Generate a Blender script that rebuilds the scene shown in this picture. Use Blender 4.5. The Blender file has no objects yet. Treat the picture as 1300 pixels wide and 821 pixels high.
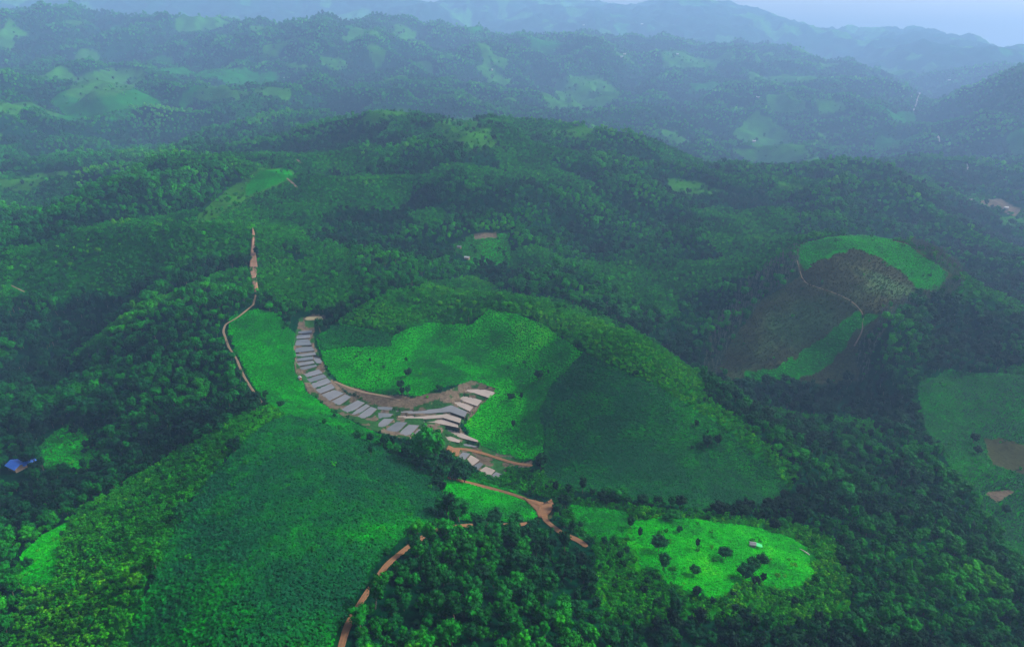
import bpy, math, random
import numpy as np
from math import radians as R

# ------------------------------------------------------------------ camera, sky, sun, exposure
SC = bpy.context.scene
COL = SC.collection
CAMZ = 300.0
F = 867.0
PITCH = R(23.7)
cam = bpy.data.cameras.new('camera')
cam.lens = 24.0; cam.sensor_width = 36.0
cam.clip_start = 1.0; cam.clip_end = 60000.0
co = bpy.data.objects.new('camera', cam); COL.objects.link(co)
co.location = (0, 0, CAMZ); co.rotation_euler = (R(90) - PITCH, 0, 0)
SC.camera = co

SUN_EL, SUN_AZ = R(36), R(72)        # azimuth from +Y, clockwise positive: light from the right
w = bpy.data.worlds.new('World'); SC.world = w; w.use_nodes = True
nt = w.node_tree; nt.nodes.clear()
sky = nt.nodes.new('ShaderNodeTexSky'); sky.sky_type = 'NISHITA'; sky.sun_disc = False
sky.sun_elevation = SUN_EL; sky.sun_rotation = SUN_AZ
sky.air_density = 1.0; sky.dust_density = 5.0; sky.ozone_density = 0.4
bg = nt.nodes.new('ShaderNodeBackground'); bg.inputs[1].default_value = 0.06
wo = nt.nodes.new('ShaderNodeOutputWorld')
nt.links.new(sky.outputs[0], bg.inputs[0]); nt.links.new(bg.outputs[0], wo.inputs[0])
sl = bpy.data.lights.new('sun', 'SUN'); sl.energy = 1.5; sl.angle = R(11); sl.color = (1, .97, .92)
so = bpy.data.objects.new('sun', sl); COL.objects.link(so)
so.rotation_euler = (R(90) - SUN_EL, 0, -SUN_AZ + R(180)); so.location = (0, 0, 900)
SC.view_settings.view_transform = 'Standard'; SC.view_settings.look = 'None'
SC.view_settings.exposure = 2.05; SC.view_settings.gamma = 1.0
SC.render.engine = 'CYCLES'
SC.cycles.max_bounces = 5; SC.cycles.diffuse_bounces = 2; SC.cycles.glossy_bounces = 2
SC.cycles.transparent_max_bounces = 4; SC.cycles.volume_bounces = 2
HAZE_DENSITY = 0.00011
HAZE_COLOR = (.36, .61, 1.0)

rnd = random.Random(5)
rng = np.random.default_rng(11)

# ------------------------------------------------------------------ helpers
def ray(u, v):
    """azimuth and slope (dz/dr) of the line of sight through a point of the view"""
    u = np.asarray(u, float); v = np.asarray(v, float)
    c, s = math.cos(PITCH), math.sin(PITCH)
    fh = F*c - (v-410.5)*s
    dn = F*s + (v-410.5)*c
    x = u-650.0
    return np.arctan2(x, fh), -dn/np.hypot(fh, x)

def project(x, y, z):
    c, s = math.cos(PITCH), math.sin(PITCH)
    zz = z-CAMZ
    d = y*c - zz*s
    up = y*s + zz*c
    d = np.maximum(d, 1)
    return 650+F*x/d, 410.5-F*up/d, d

def hash2(ix, iy, seed):
    n = (ix.astype(np.int64)*374761393 + iy.astype(np.int64)*668265263 + seed*974634777) & 0x7fffffff
    n = ((n ^ (n >> 13))*1274126177) & 0x7fffffff
    n = (n ^ (n >> 16)) & 0xffffff
    return n/float(0xffffff)

def vnoise(x, y, wl, seed):
    x = x/wl+1000.37; y = y/wl+1000.11
    ix = np.floor(x); iy = np.floor(y); fx = x-ix; fy = y-iy
    fx = fx*fx*fx*(fx*(fx*6-15)+10); fy = fy*fy*fy*(fy*(fy*6-15)+10)
    a = hash2(ix, iy, seed); b = hash2(ix+1, iy, seed); c = hash2(ix, iy+1, seed); d = hash2(ix+1, iy+1, seed)
    return ((a*(1-fx)+b*fx)*(1-fy)+(c*(1-fx)+d*fx)*fy)*2-1

def fbm(x, y, wl, seed, n=4):
    t = 0; a = 1; s = 0
    for k in range(n):
        t = t+a*vnoise(x, y, wl/2**k, seed+k*17); s += a; a *= .5
    return t/s

def sstep(a, b, x):
    t = np.clip((x-a)/(b-a), 0, 1); return t*t*(3-2*t)

# ------------------------------------------------------------------ terrain: surveyed points of the relief
# each column: u, then (v, horizontal distance)
RELIEF = {
 0: [(821,300),(730,370),(600,538),(500,673),(400,850),(300,1070),(262,1280),(235,1700),(200,2100),(150,2500),(100,3500),(60,4200),(28,5000),(40,7000),(8,9000)],
 160: [(821,237),(730,277),(640,375),(560,500),(480,607),(400,718),(320,870),(260,1028),(232,1207),(222,1600),(190,2270),(150,2520),(100,3600),(50,4400),(20,5000),(40,7000),(5,9000)],
 320: [(821,186),(730,226),(640,292),(560,373),(525,419),(460,523),(400,612),(340,750),(290,855),(250,1027),(219,1187),(205,1480),(165,2240),(130,2630),(100,3330),(60,4070),(32,5000),(45,7000),(5,9000)],
 480: [(821,180),(730,219),(640,291),(580,355),(540,415),(500,474),(450,527),(410,571),(380,606),(350,696),(300,900),(250,1043),(200,1235),(174,1400),(154,1570),(165,2100),(135,2700),(100,3300),(60,4100),(45,4800),(50,6500),(5,9500)],
 640: [(821,178),(730,228),(660,294),(600,374),(570,402),(540,425),(500,462),(450,521),(400,565),(375,606),(380,690),(335,840),(300,900),(230,1090),(186,1290),(164,1450),(190,1900),(140,2900),(110,3500),(80,4200),(57,4900),(62,5800),(30,7500),(-2,9000)],
 800: [(821,210),(730,255),(680,289),(640,321),(580,375),(520,417),(470,457),(425,499),(432,600),(390,718),(340,853),(290,1007),(240,1164),(208,1371),(182,1549),(212,2000),(160,2800),(120,3600),(80,4500),(62,5000),(66,6000),(30,7500),(6,8500)],
 960: [(821,233),(730,286),(660,349),(600,412),(562,430),(525,560),(480,651),(440,684),(400,732),(360,803),(330,881),(290,1132),(254,1364),(228,1585),(248,2100),(190,3000),(150,3450),(110,4200),(80,4900),(65,5200),(72,6200),(35,7800),(18,8500)],
 1100: [(821,267),(730,332),(660,408),(600,495),(540,585),(490,672),(450,701),(410,733),(370,780),(330,856),(300,938),(318,1040),(290,1250),(250,1500),(215,1750),(228,2100),(200,2700),(150,3700),(110,4400),(85,5000),(92,6000),(60,7500),(44,8500)],
 1200: [(821,306),(730,384),(660,468),(600,546),(540,634),(480,732),(430,817),(400,860),(370,896),(347,930),(345,1080),(320,1290),(280,1520),(250,1878),(220,2500),(180,3360),(130,4600),(100,5500),(75,6500),(52,8500)],
 1300: [(821,356),(730,443),(660,527),(600,590),(540,666),(480,756),(440,867),(400,1033),(350,1317),(300,1717),(270,2146),(240,2472),(200,3007),(150,3333),(124,3650),(104,3900),(120,4700),(86,6500),(66,8500)],
}
EXTRA = [(1012,312,880),(1050,301,905),(1150,307,945),(1190,322,940),(1205,343,930),(1010,400,735),(1010,450,690),(905,480,640),(905,400,770),
         (1155,420,740),(1150,470,690),(700,490,455),(560,470,492),(560,440,545),(720,560,392),(740,450,478),(880,505,448),(560,410,575),
         (395,470,520),(400,410,600),(430,520,455),(545,570,385),(1240,480,735),(1240,560,620),(1200,640,500),(720,360,760),(720,300,960),
         (380,262,1000),(560,290,900),(560,163,1420),(70,560,560),(70,500,680),(90,430,800),(240,560,445),(240,620,350),(240,680,290),
         (1160,130,5000),(1190,178,3800),(1230,215,2700),(720,55,4900),(1010,63,5200),(860,5,8600),(720,0,9000),(1010,40,8500),(1150,48,8500),
         (120,16,5000),(200,22,4900),(250,35,4700),(950,330,870),(1240,350,1150)]
pa, pr, pz = [], [], []
def addp(u, v, r):
    a, e = ray(u, v); pa.append(float(a)); pr.append(math.log(r)); pz.append(float(e)*r)
for u, L in RELIEF.items():
    for v, r in L: addp(u, v, r)
for u, v, r in EXTRA: addp(u, v, r)
for u, sgn in ((0, -1), (1300, 1)):
    for v, r in RELIEF[u]:
        a, e = ray(u, v)
        for off in (.22, .5):
            pa.append(float(a)+sgn*off); pr.append(math.log(r)); pz.append(float(e)*r)
for k in range(-9, 10):
    a = k*.13
    for r, D in ((70, 205), (120, 200 + 45*abs(a))): pa.append(a); pr.append(math.log(r)); pz.append(-D)
    for r in (10500, 14500): pa.append(a); pr.append(math.log(r)); pz.append(-250)
pa, pr, pz = map(np.array, (pa, pr, pz))
def kern(d2):
    return np.where(d2 > 0, d2*np.log(np.maximum(d2, 1e-12))*.5, 0)
N = len(pa)
K = kern((pa[:, None]-pa)**2+(pr[:, None]-pr)**2)+np.eye(N)*2e-4
P = np.stack([np.ones(N), pa, pr], 1)
A = np.block([[K, P], [P.T, np.zeros((3, 3))]])
W = np.linalg.solve(A, np.concatenate([pz, np.zeros(3)]))
AZF = 1.02
ga = np.linspace(-1.25, 1.25, 300); gl = np.linspace(math.log(60), math.log(15000), 420)
GA, GL = np.meshgrid(ga, gl, indexing='ij')
base = np.zeros(GA.shape)
for i in range(len(ga)):
    d2 = (GA[i][:, None]-pa)**2+(GL[i][:, None]-pr)**2
    base[i] = kern(d2)@W[:N]+W[N]+W[N+1]*GA[i]+W[N+2]*GL[i]

def bilin(T, xs, ys, x, y):
    fx = np.clip((x-xs[0])/(xs[1]-xs[0]), 0, len(xs)-1.001); fy = np.clip((y-ys[0])/(ys[1]-ys[0]), 0, len(ys)-1.001)
    i = fx.astype(int); j = fy.astype(int); fx = fx-i; fy = fy-j
    return (T[i, j]*(1-fx)*(1-fy)+T[i+1, j]*fx*(1-fy)+T[i, j+1]*(1-fx)*fy+T[i+1, j+1]*fx*fy)

def keepflat(x, y):
    # the burnt hill is a smooth dome
    return sstep(60, 230, np.hypot(x-400, (y-715)*.8))

def height0(x, y):
    """ground height (before roads and terraces are cut) at world x, y"""
    r = np.maximum(np.hypot(x, y), 20); a = np.arctan2(x, y)
    aa = np.clip(a, -1.25, 1.25)
    z = bilin(base, ga, gl, aa, np.log(np.maximum(r, 61)))
    back = sstep(1.1, 1.7, np.abs(a))
    zb = -260+sstep(500, 5000, r)*120
    z = z*(1-back)+zb*back
    z = z+(.29-np.abs(fbm(x, y, 1500, 3, 2)))*2*(105*sstep(1800, 4200, r))
    z = z+(.28-np.abs(fbm(x+300, y, 620, 31, 3)))*2*(62*sstep(1500, 3200, r))
    z = z+(.30-np.abs(fbm(x-200, y+40, 480, 131, 2)))*2*(20*sstep(700, 1400, r))*keepflat(x, y)
    z = z+(.30-np.abs(fbm(x, y+90, 260, 57, 3)))*2*(33*sstep(560, 1250, r))*(1+sstep(1500, 3500, r)*.6)*keepflat(x, y)
    z = z+fbm(x, y, 110, 77, 3)*(2.2+7*sstep(480, 950, r)*keepflat(x, y))
    z = z+fbm(x, y, 28, 91, 2)*.5
    return z+CAMZ

NA, NR = 1250, 1150
fa = np.linspace(-AZF, AZF, NA); fl = np.linspace(math.log(110), math.log(10400), NR)
xs = np.sin(fa)[:, None]*np.exp(fl)[None]; ys = np.cos(fa)[:, None]*np.exp(fl)[None]
Z = height0(xs, ys)
EL = (Z-CAMZ)/np.exp(fl)[None]             # slope of each sight line to the ground
EMAX = np.maximum.accumulate(EL, 1)

def blur(T, w):
    for ax in (0, 1):
        c = np.cumsum(np.insert(T, 0, 0, axis=ax), axis=ax); n = T.shape[ax]
        i = np.arange(n); lo = np.maximum(i-w, 0); hi = np.minimum(i+w+1, n)
        T = (np.take(c, hi, ax)-np.take(c, lo, ax))/((hi-lo)[:, None] if ax == 0 else (hi-lo)[None])
    return T
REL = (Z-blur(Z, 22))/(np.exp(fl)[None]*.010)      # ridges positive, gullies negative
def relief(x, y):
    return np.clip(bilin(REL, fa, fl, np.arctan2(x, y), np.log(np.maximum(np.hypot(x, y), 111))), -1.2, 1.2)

def height(x, y):
    x = np.asarray(x, float); y = np.asarray(y, float)
    r = np.hypot(x, y); a = np.arctan2(x, y)
    return bilin(Z, fa, fl, a, np.log(np.maximum(r, 111)))

def hit(u, v, lift=0.0):
    """world point of the ground seen in direction (u, v)"""
    a, e = ray(u, v)
    a = np.atleast_1d(a); e = np.atleast_1d(e)
    out = []
    for ai, ei in zip(a, e):
        fx = min(max((ai-fa[0])/(fa[1]-fa[0]), 0), NA-1.001); i = int(fx); t = fx-i
        col = EL[i]*(1-t)+EL[i+1]*t
        if lift: col = col+lift/np.exp(fl)
        m = np.argmax(col >= ei)
        if m == 0: m = NR-1
        d = (ei-col[m-1])/(col[m]-col[m-1]+1e-9); d = min(max(d, 0), 1)
        r = math.exp(fl[m-1]+d*(fl[m]-fl[m-1]))
        out.append((r*math.sin(ai), r*math.cos(ai), CAMZ+ei*r))
    return np.array(out)

def dens(pts, step=4.0, closed=True):
    o = []
    n = len(pts)
    for i in range(n if closed else n-1):
        a = np.array(pts[i], float); b = np.array(pts[(i+1) % n], float)
        k = max(1, int(np.hypot(*(b-a))/step))
        for j in range(k): o.append(a+(b-a)*j/k)
    if not closed: o.append(np.array(pts[-1], float))
    return np.array(o)

def wpoly(pts):
    d = dens(pts); return hit(d[:, 0], d[:, 1])[:, :2]

def inside(x, y, poly):
    """vectorised even-odd test"""
    res = np.zeros(x.shape, bool)
    x0, y0 = poly.min(0); x1, y1 = poly.max(0)
    m = (x > x0) & (x < x1) & (y > y0) & (y < y1)
    if not m.any(): return res
    px = x[m]; py = y[m]; c = np.zeros(px.shape, bool)
    n = len(poly)
    for i in range(n):
        ax, ay = poly[i]; bx, by = poly[(i+1) % n]
        if ay == by: continue
        k = ((ay > py) != (by > py)) & (px < (bx-ax)*(py-ay)/(by-ay)+ax)
        c ^= k
    res[m] = c
    return res

# ------------------------------------------------------------------ land cover regions
FOREST, SCRUB, GRASS, CROPA, CROPB, BROWN, BARE, EARTH, GRASS2, OLIVE = range(10)
REG = [
 ('scrub_center', SCRUB, [(425,408),(500,368),(600,350),(640,372),(700,378),(760,400),(830,430),(880,470),(900,505),(960,550),(1015,600),(1000,625),(985,600),(950,570),(900,530),(850,500),(790,470),(740,448),(690,412),(660,400),(620,392),(600,412),(540,410),(500,425),(440,412)]),
 ('scrub_left', SCRUB, [(345,515),(362,527),(345,535),(310,560),(270,605),(240,640),(215,690),(195,730),(170,800),(150,900),(10,900),(15,800),(28,735),(30,700),(60,680),(110,640),(140,625),(200,590),(250,560),(300,530)]),
 ('scrub_ridge', SCRUB, [(325,300),(345,308),(370,330),(400,345),(412,375),(395,395),(350,388),(330,375),(328,340)]),
 ('scrub_lower_right', SCRUB, [(730,632),(790,640),(850,648),(950,655),(990,662),(960,668),(900,660),(850,655),(800,660),(795,690),(740,688),(708,655)]),
 ('scrub_lower_right2', SCRUB, [(770,650),(1010,664),(1060,690),(1080,730),(1090,790),(760,790),(755,700)]),
 ('scrub_bank', SCRUB, [(560,603),(600,600),(640,605),(690,618),(730,625),(740,642),(706,640),(690,634),(640,620),(600,612)]),
 ('scrub_bank2', SCRUB, [(640,592),(692,598),(722,622),(700,628),(640,612),(612,602)]),
 ('grass_mid', GRASS, [(724,640),(790,650),(803,660),(792,684),(764,690),(742,676),(728,660)]),
 ('crop_a', CROPA, [(362,527),(400,535),(440,550),(480,566),(520,588),(548,608),(560,630),(564,652),(545,668),(510,684),(485,706),(470,725),(455,760),(430,830),(420,900),(150,900),(170,800),(195,730),(215,690),(240,640),(270,605),(310,560),(345,535)]),
 ('grass_path', GRASS, [(290,402),(325,392),(352,398),(374,425),(374,470),(392,500),(420,520),(455,540),(500,560),(520,572),(500,572),(470,560),(440,548),(400,535),(362,527),(340,513),(322,490),(302,450),(289,425)]),
 ('grass_bowl', GRASS, [(402,430),(420,415),(440,412),(500,425),(540,410),(600,412),(620,392),(660,400),(690,412),(740,448),(700,490),(684,520),(692,560),(690,585),(640,580),(604,562),(588,540),(604,520),(627,500),(600,486),(560,490),(540,503),(480,500),(430,485),(412,462)]),
 ('crop_upper', CROPA, [(404,425),(425,412),(500,424),(495,440),(440,440),(408,445)]),
 ('crop_b', CROPB, [(740,448),(790,470),(850,500),(900,530),(950,570),(985,600),(1000,622),(985,642),(900,648),(840,640),(780,632),(720,622),(690,602),(692,560),(684,520),(700,490)]),
 ('grass_lower_right', GRASS2, [(803,662),(850,656),(900,662),(960,668),(995,678),(1030,700),(1032,728),(1010,752),(960,740),(900,765),(850,745),(838,725),(815,730),(812,705),(795,690)]),
 ('grass_road', GRASS, [(562,603),(600,609),(650,624),(684,640),(688,652),(676,662),(600,662),(568,657),(558,635)]),
 ('grass_corner', GRASS2, [(28,745),(26,705),(50,682),(84,664),(76,700),(70,740)]),
 ('clearing_left', OLIVE, [(40,578),(70,547),(84,538),(100,545),(118,565),(122,590),(95,604),(58,600)]),
 ('clearing_mid', OLIVE, [(574,312),(600,298),(642,296),(650,318),(646,338),(600,336)]),
 ('dug_mid', EARTH, [(602,296),(630,295),(632,302),(604,304)]),
 ('slope_far_left', OLIVE, [(240,284),(262,262),(290,240),(318,220),(330,214),(368,213),(378,226),(345,240),(300,264),(262,286)]),
 ('grass_far_left', GRASS, [(312,236),(330,217),(366,214),(374,224),(345,236),(312,250)]),
 ('grass_hilltop', OLIVE, [(545,152),(600,149),(622,165),(632,185),(600,196),(565,184)]),
 ('grass_far_right', OLIVE, [(848,226),(880,229),(925,245),(880,249),(848,243)]),
 ('grass_far_right2', OLIVE, [(985,228),(1020,236),(1030,243),(990,240)]),
 ('bare_left', BARE, [(1012,312),(1020,345),(975,380),(930,440),(910,485),(893,487),(896,440),(925,390),(960,350)]),
 ('bare_right', BARE, [(1150,306),(1175,305),(1215,330),(1225,365),(1190,385),(1140,398),(1112,440),(1090,488),(1075,478),(1098,420),(1115,398),(1150,380),(1192,372),(1205,345)]),
 ('brown_hill', BROWN, [(1012,311),(1050,301),(1100,298),(1150,308),(1205,345),(1191,371),(1150,382),(1115,400),(1098,425),(1085,480),(1000,488),(930,486),(908,470),(930,430),(970,380),(1018,350)]),
 ('hill_crest_grass', GRASS, [(1012,312),(1050,301),(1100,298),(1150,308),(1205,345),(1191,371),(1170,366),(1150,348),(1120,330),(1090,318),(1060,318),(1040,330),(1024,345)]),
 ('hill_foot_grass', GRASS, [(945,476),(1000,452),(1060,415),(1092,399),(1114,400),(1098,425),(1075,445),(1040,470),(955,484)]),
 ('grass_right', GRASS, [(1166,485),(1200,470),(1300,476),(1420,480),(1420,720),(1300,715),(1275,690),(1240,640),(1205,590),(1172,540)]),
 ('dug_right', BROWN, [(1254,556),(1270,553),(1300,562),(1340,580),(1340,620),(1296,600),(1262,590)]),
 ('dug_right2', EARTH, [(1250,626),(1285,622),(1292,626),(1262,636)]),
 ('far_field_a', OLIVE, [(80,122),(100,98),(140,86),(180,88),(190,102),(150,120),(110,128)]),
 ('far_field_b', OLIVE, [(243,128),(258,110),(285,108),(304,120),(304,130)]),
 ('far_field_c', OLIVE, [(930,172),(960,140),(1000,165),(1010,185),(960,188)]),
 ('far_field_d', OLIVE, [(925,190),(1000,185),(1030,200),(1000,212),(950,205)]),
 ('far_field_e', OLIVE, [(1035,125),(1070,128),(1075,140),(1040,145)]),
 ('far_field_f', OLIVE, [(460,150),(480,138),(515,138),(525,145),(480,155),(460,162)]),
 ('far_field_g', OLIVE, [(700,100),(760,95),(790,120),(760,140),(710,130)]),
 ('village_ground', EARTH, [(1240,255),(1270,252),(1300,268),(1290,275),(1262,266)]),
 ('village_field', OLIVE, [(1262,272),(1300,278),(1320,290),(1280,288)]),
 ('bank_upper', EARTH, [(424,484),(450,492),(480,500),(520,505),(560,498),(590,487),(600,482),(630,494),(625,500),(596,496),(580,508),(550,518),(500,521),(470,512),(440,496)]),
 ('valley_floor', EARTH, [(380,404),(398,400),(412,402),(412,408),(398,412),(400,440),(410,460),(418,478),(440,500),(480,514),(520,518),(560,505),(584,488),(612,488),(628,498),(606,520),(584,545),(600,560),(640,578),(676,586),(672,594),(645,590),(640,603),(628,608),(600,592),(575,578),(530,562),(470,545),(425,522),(395,500),(376,472),(373,430)]),
 ('red_bank', BROWN, [(690,640),(700,645),(700,660),(690,660)]),
]
POLY = [(n, c, wpoly(p)) for n, c, p in REG]
PN = {n: p for n, c, p in POLY}; PN_ = PN
PN['pale_wood'] = wpoly([(1000,665),(1080,655),(1180,672),(1260,700),(1290,760),(1250,815),(1050,815),(1000,760)])

def classify(x, y):
    cl = np.zeros(x.shape, np.int8)
    # on the slopes further off, patches of scrub and old fields between the woods
    r = np.hypot(x, y)
    n = fbm(x+70, y, 170, 301, 3)+.24*relief(x, y)
    cl[(n > .22) & (r > 560) & (r < 2400)] = SCRUB
    n2 = fbm(x, y+500, 420, 401, 3)
    cl[(n2 > .40) & (r > 1900)] = OLIVE
    n3 = fbm(x, y+900, 230, 431, 2)
    cl[(n3 > .56) & (r > 1500)] = OLIVE
    cl[(n2 < -.50) & (r > 2300)] = SCRUB
    jx = x+vnoise(x, y, 9, 501)*1.5; jy = y+vnoise(x, y, 9, 502)*1.5
    kx = x+fbm(x, y, 22, 503, 3)*6; ky = y+fbm(x, y, 22, 504, 3)*6
    for name, c, p in POLY:
        rough_edge = c in (SCRUB, BROWN, BARE, OLIVE, GRASS2) or 'hill' in name or name == 'grass_right'
        if name.startswith('hill_'):
            cl[inside(x+fbm(x, y, 30, 505, 4)*15, y+fbm(x, y, 30, 506, 4)*15, p) & (inside(x, y, PN_['brown_hill']) | inside(x, y, p))] = c
            continue
        cl[inside(kx, ky, p) if rough_edge else inside(jx, jy, p)] = c
    return cl

# ------------------------------------------------------------------ materials
def nodes(name):
    m = bpy.data.materials.new(name); m.use_nodes = True
    t = m.node_tree; b = t.nodes['Principled BSDF']
    return m, t, b

def simple(name, col, rough=.7, spec=.3, noise=None, metal=0):
    m, t, b = nodes(name)
    b.inputs['Roughness'].default_value = rough; b.inputs['Specular IOR Level'].default_value = spec
    b.inputs['Metallic'].default_value = metal
    if noise:
        sc, amt = noise
        tc = t.nodes.new('ShaderNodeNewGeometry'); n = t.nodes.new('ShaderNodeTexNoise'); n.inputs['Scale'].default_value = sc; n.inputs['Detail'].default_value = 4
        mx = t.nodes.new('ShaderNodeMix'); mx.data_type = 'RGBA'
        mx.inputs[6].default_value = tuple(c*(1-amt) for c in col)+(1,); mx.inputs[7].default_value = tuple(min(1, c*(1+amt)) for c in col)+(1,)
        t.links.new(tc.outputs['Position'], n.inputs['Vector']); t.links.new(n.outputs['Fac'], mx.inputs[0]); t.links.new(mx.outputs[2], b.inputs['Base Color'])
    else: b.inputs['Base Color'].default_value = tuple(col)+(1,)
    return m

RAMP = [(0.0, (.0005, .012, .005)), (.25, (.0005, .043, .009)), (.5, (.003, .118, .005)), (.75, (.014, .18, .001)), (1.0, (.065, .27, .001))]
def leaf_material(name, ramp, spread=.5):
    m, t, b = nodes(name)
    at = t.nodes.new('ShaderNodeAttribute'); at.attribute_type = 'INSTANCER'; at.attribute_name = 'tint'
    oi = t.nodes.new('ShaderNodeObjectInfo')
    cr = t.nodes.new('ShaderNodeValToRGB')
    while len(cr.color_ramp.elements) < len(ramp): cr.color_ramp.elements.new(.5)
    for e, (p, c) in zip(cr.color_ramp.elements, ramp): e.position = p; e.color = c+(1,)
    # leaf-scale variation
    g = t.nodes.new('ShaderNodeTexCoord'); n = t.nodes.new('ShaderNodeTexNoise'); n.inputs['Scale'].default_value = .9; n.inputs['Detail'].default_value = 2
    t.links.new(g.outputs['Object'], n.inputs['Vector'])
    ad = t.nodes.new('ShaderNodeMath'); ad.operation = 'MULTIPLY_ADD'
    t.links.new(n.outputs['Fac'], ad.inputs[0]); ad.inputs[1].default_value = .35
    s = t.nodes.new('ShaderNodeMath'); s.operation = 'SUBTRACT'; t.links.new(at.outputs['Fac'], s.inputs[0]); s.inputs[1].default_value = .175
    t.links.new(s.outputs[0], ad.inputs[2])
    t.links.new(ad.outputs[0], cr.inputs[0])
    mp = t.nodes.new('ShaderNodeMapRange'); mp.inputs[3].default_value = 1-spread*.7; mp.inputs[4].default_value = 1+spread
    t.links.new(oi.outputs['Random'], mp.inputs[0])
    hv = t.nodes.new('ShaderNodeHueSaturation'); t.links.new(mp.outputs[0], hv.inputs['Value']); t.links.new(cr.outputs[0], hv.inputs['Color'])
    t.links.new(hv.outputs[0], b.inputs['Base Color'])
    b.inputs['Roughness'].default_value = .7; b.inputs['Specular IOR Level'].default_value = .05
    return m
M_LEAF = leaf_material('tree_leaves', RAMP)
M_CROP = leaf_material('crop_leaves', [(0.0, (.0003, .048, .015)), (.3, (.0003, .105, .007)), (.6, (.0003, .28, .001)), (.8, (.012, .36, .001)), (1.0, (.06, .42, .001))], .25)
M_BARK = simple('bark', (.09, .07, .055), .9, .1, (3, .4))
M_GREYTWIG = simple('grey_twigs', (.085, .085, .075), .9, .1, (1, .4))

def ground_material():
    m, t, b = nodes('terrain_ground')
    at = t.nodes.new('ShaderNodeAttribute'); at.attribute_name = 'cover'
    g = t.nodes.new('ShaderNodeNewGeometry')
    n1 = t.nodes.new('ShaderNodeTexNoise'); n1.inputs['Scale'].default_value = .35; n1.inputs['Detail'].default_value = 6; n1.inputs['Roughness'].default_value = .7
    n2 = t.nodes.new('ShaderNodeTexNoise'); n2.inputs['Scale'].default_value = .03; n2.inputs['Detail'].default_value = 6
    for n in (n1, n2): t.links.new(g.outputs['Position'], n.inputs['Vector'])
    mp = t.nodes.new('ShaderNodeMapRange'); mp.inputs[1].default_value = .3; mp.inputs[2].default_value = .7; mp.inputs[3].default_value = .55; mp.inputs[4].default_value = 1.45
    t.links.new(n1.outputs['Fac'], mp.inputs[0])
    mp2 = t.nodes.new('ShaderNodeMapRange'); mp2.inputs[1].default_value = .3; mp2.inputs[2].default_value = .7; mp2.inputs[3].default_value = .75; mp2.inputs[4].default_value = 1.25
    t.links.new(n2.outputs['Fac'], mp2.inputs[0])
    mu = t.nodes.new('ShaderNodeMath'); mu.operation = 'MULTIPLY'; t.links.new(mp.outputs[0], mu.inputs[0]); t.links.new(mp2.outputs[0], mu.inputs[1])
    vm = t.nodes.new('ShaderNodeVectorMath'); vm.operation = 'SCALE'; t.links.new(at.outputs['Color'], vm.inputs[0]); t.links.new(mu.outputs[0], vm.inputs['Scale'])
    t.links.new(vm.outputs[0], b.inputs['Base Color'])
    b.inputs['Roughness'].default_value = .95; b.inputs['Specular IOR Level'].default_value = .0
    bp = t.nodes.new('ShaderNodeBump'); bp.inputs['Strength'].default_value = .8; bp.inputs['Distance'].default_value = 1.2
    t.links.new(n1.outputs['Fac'], bp.inputs['Height'])
    t.links.new(bp.outputs[0], b.inputs['Normal'])
    return m
COVER = {FOREST: (.0005, .020, .008), SCRUB: (.003, .075, .004), GRASS: (.0005, .11, .001), CROPA: (.0005, .03, .004), CROPB: (.0005, .045, .012),
         BROWN: (.030, .034, .014), BARE: (.010, .026, .012), EARTH: (.075, .060, .042), GRASS2: (.010, .17, .001), OLIVE: (.016, .085, .006)}

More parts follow.
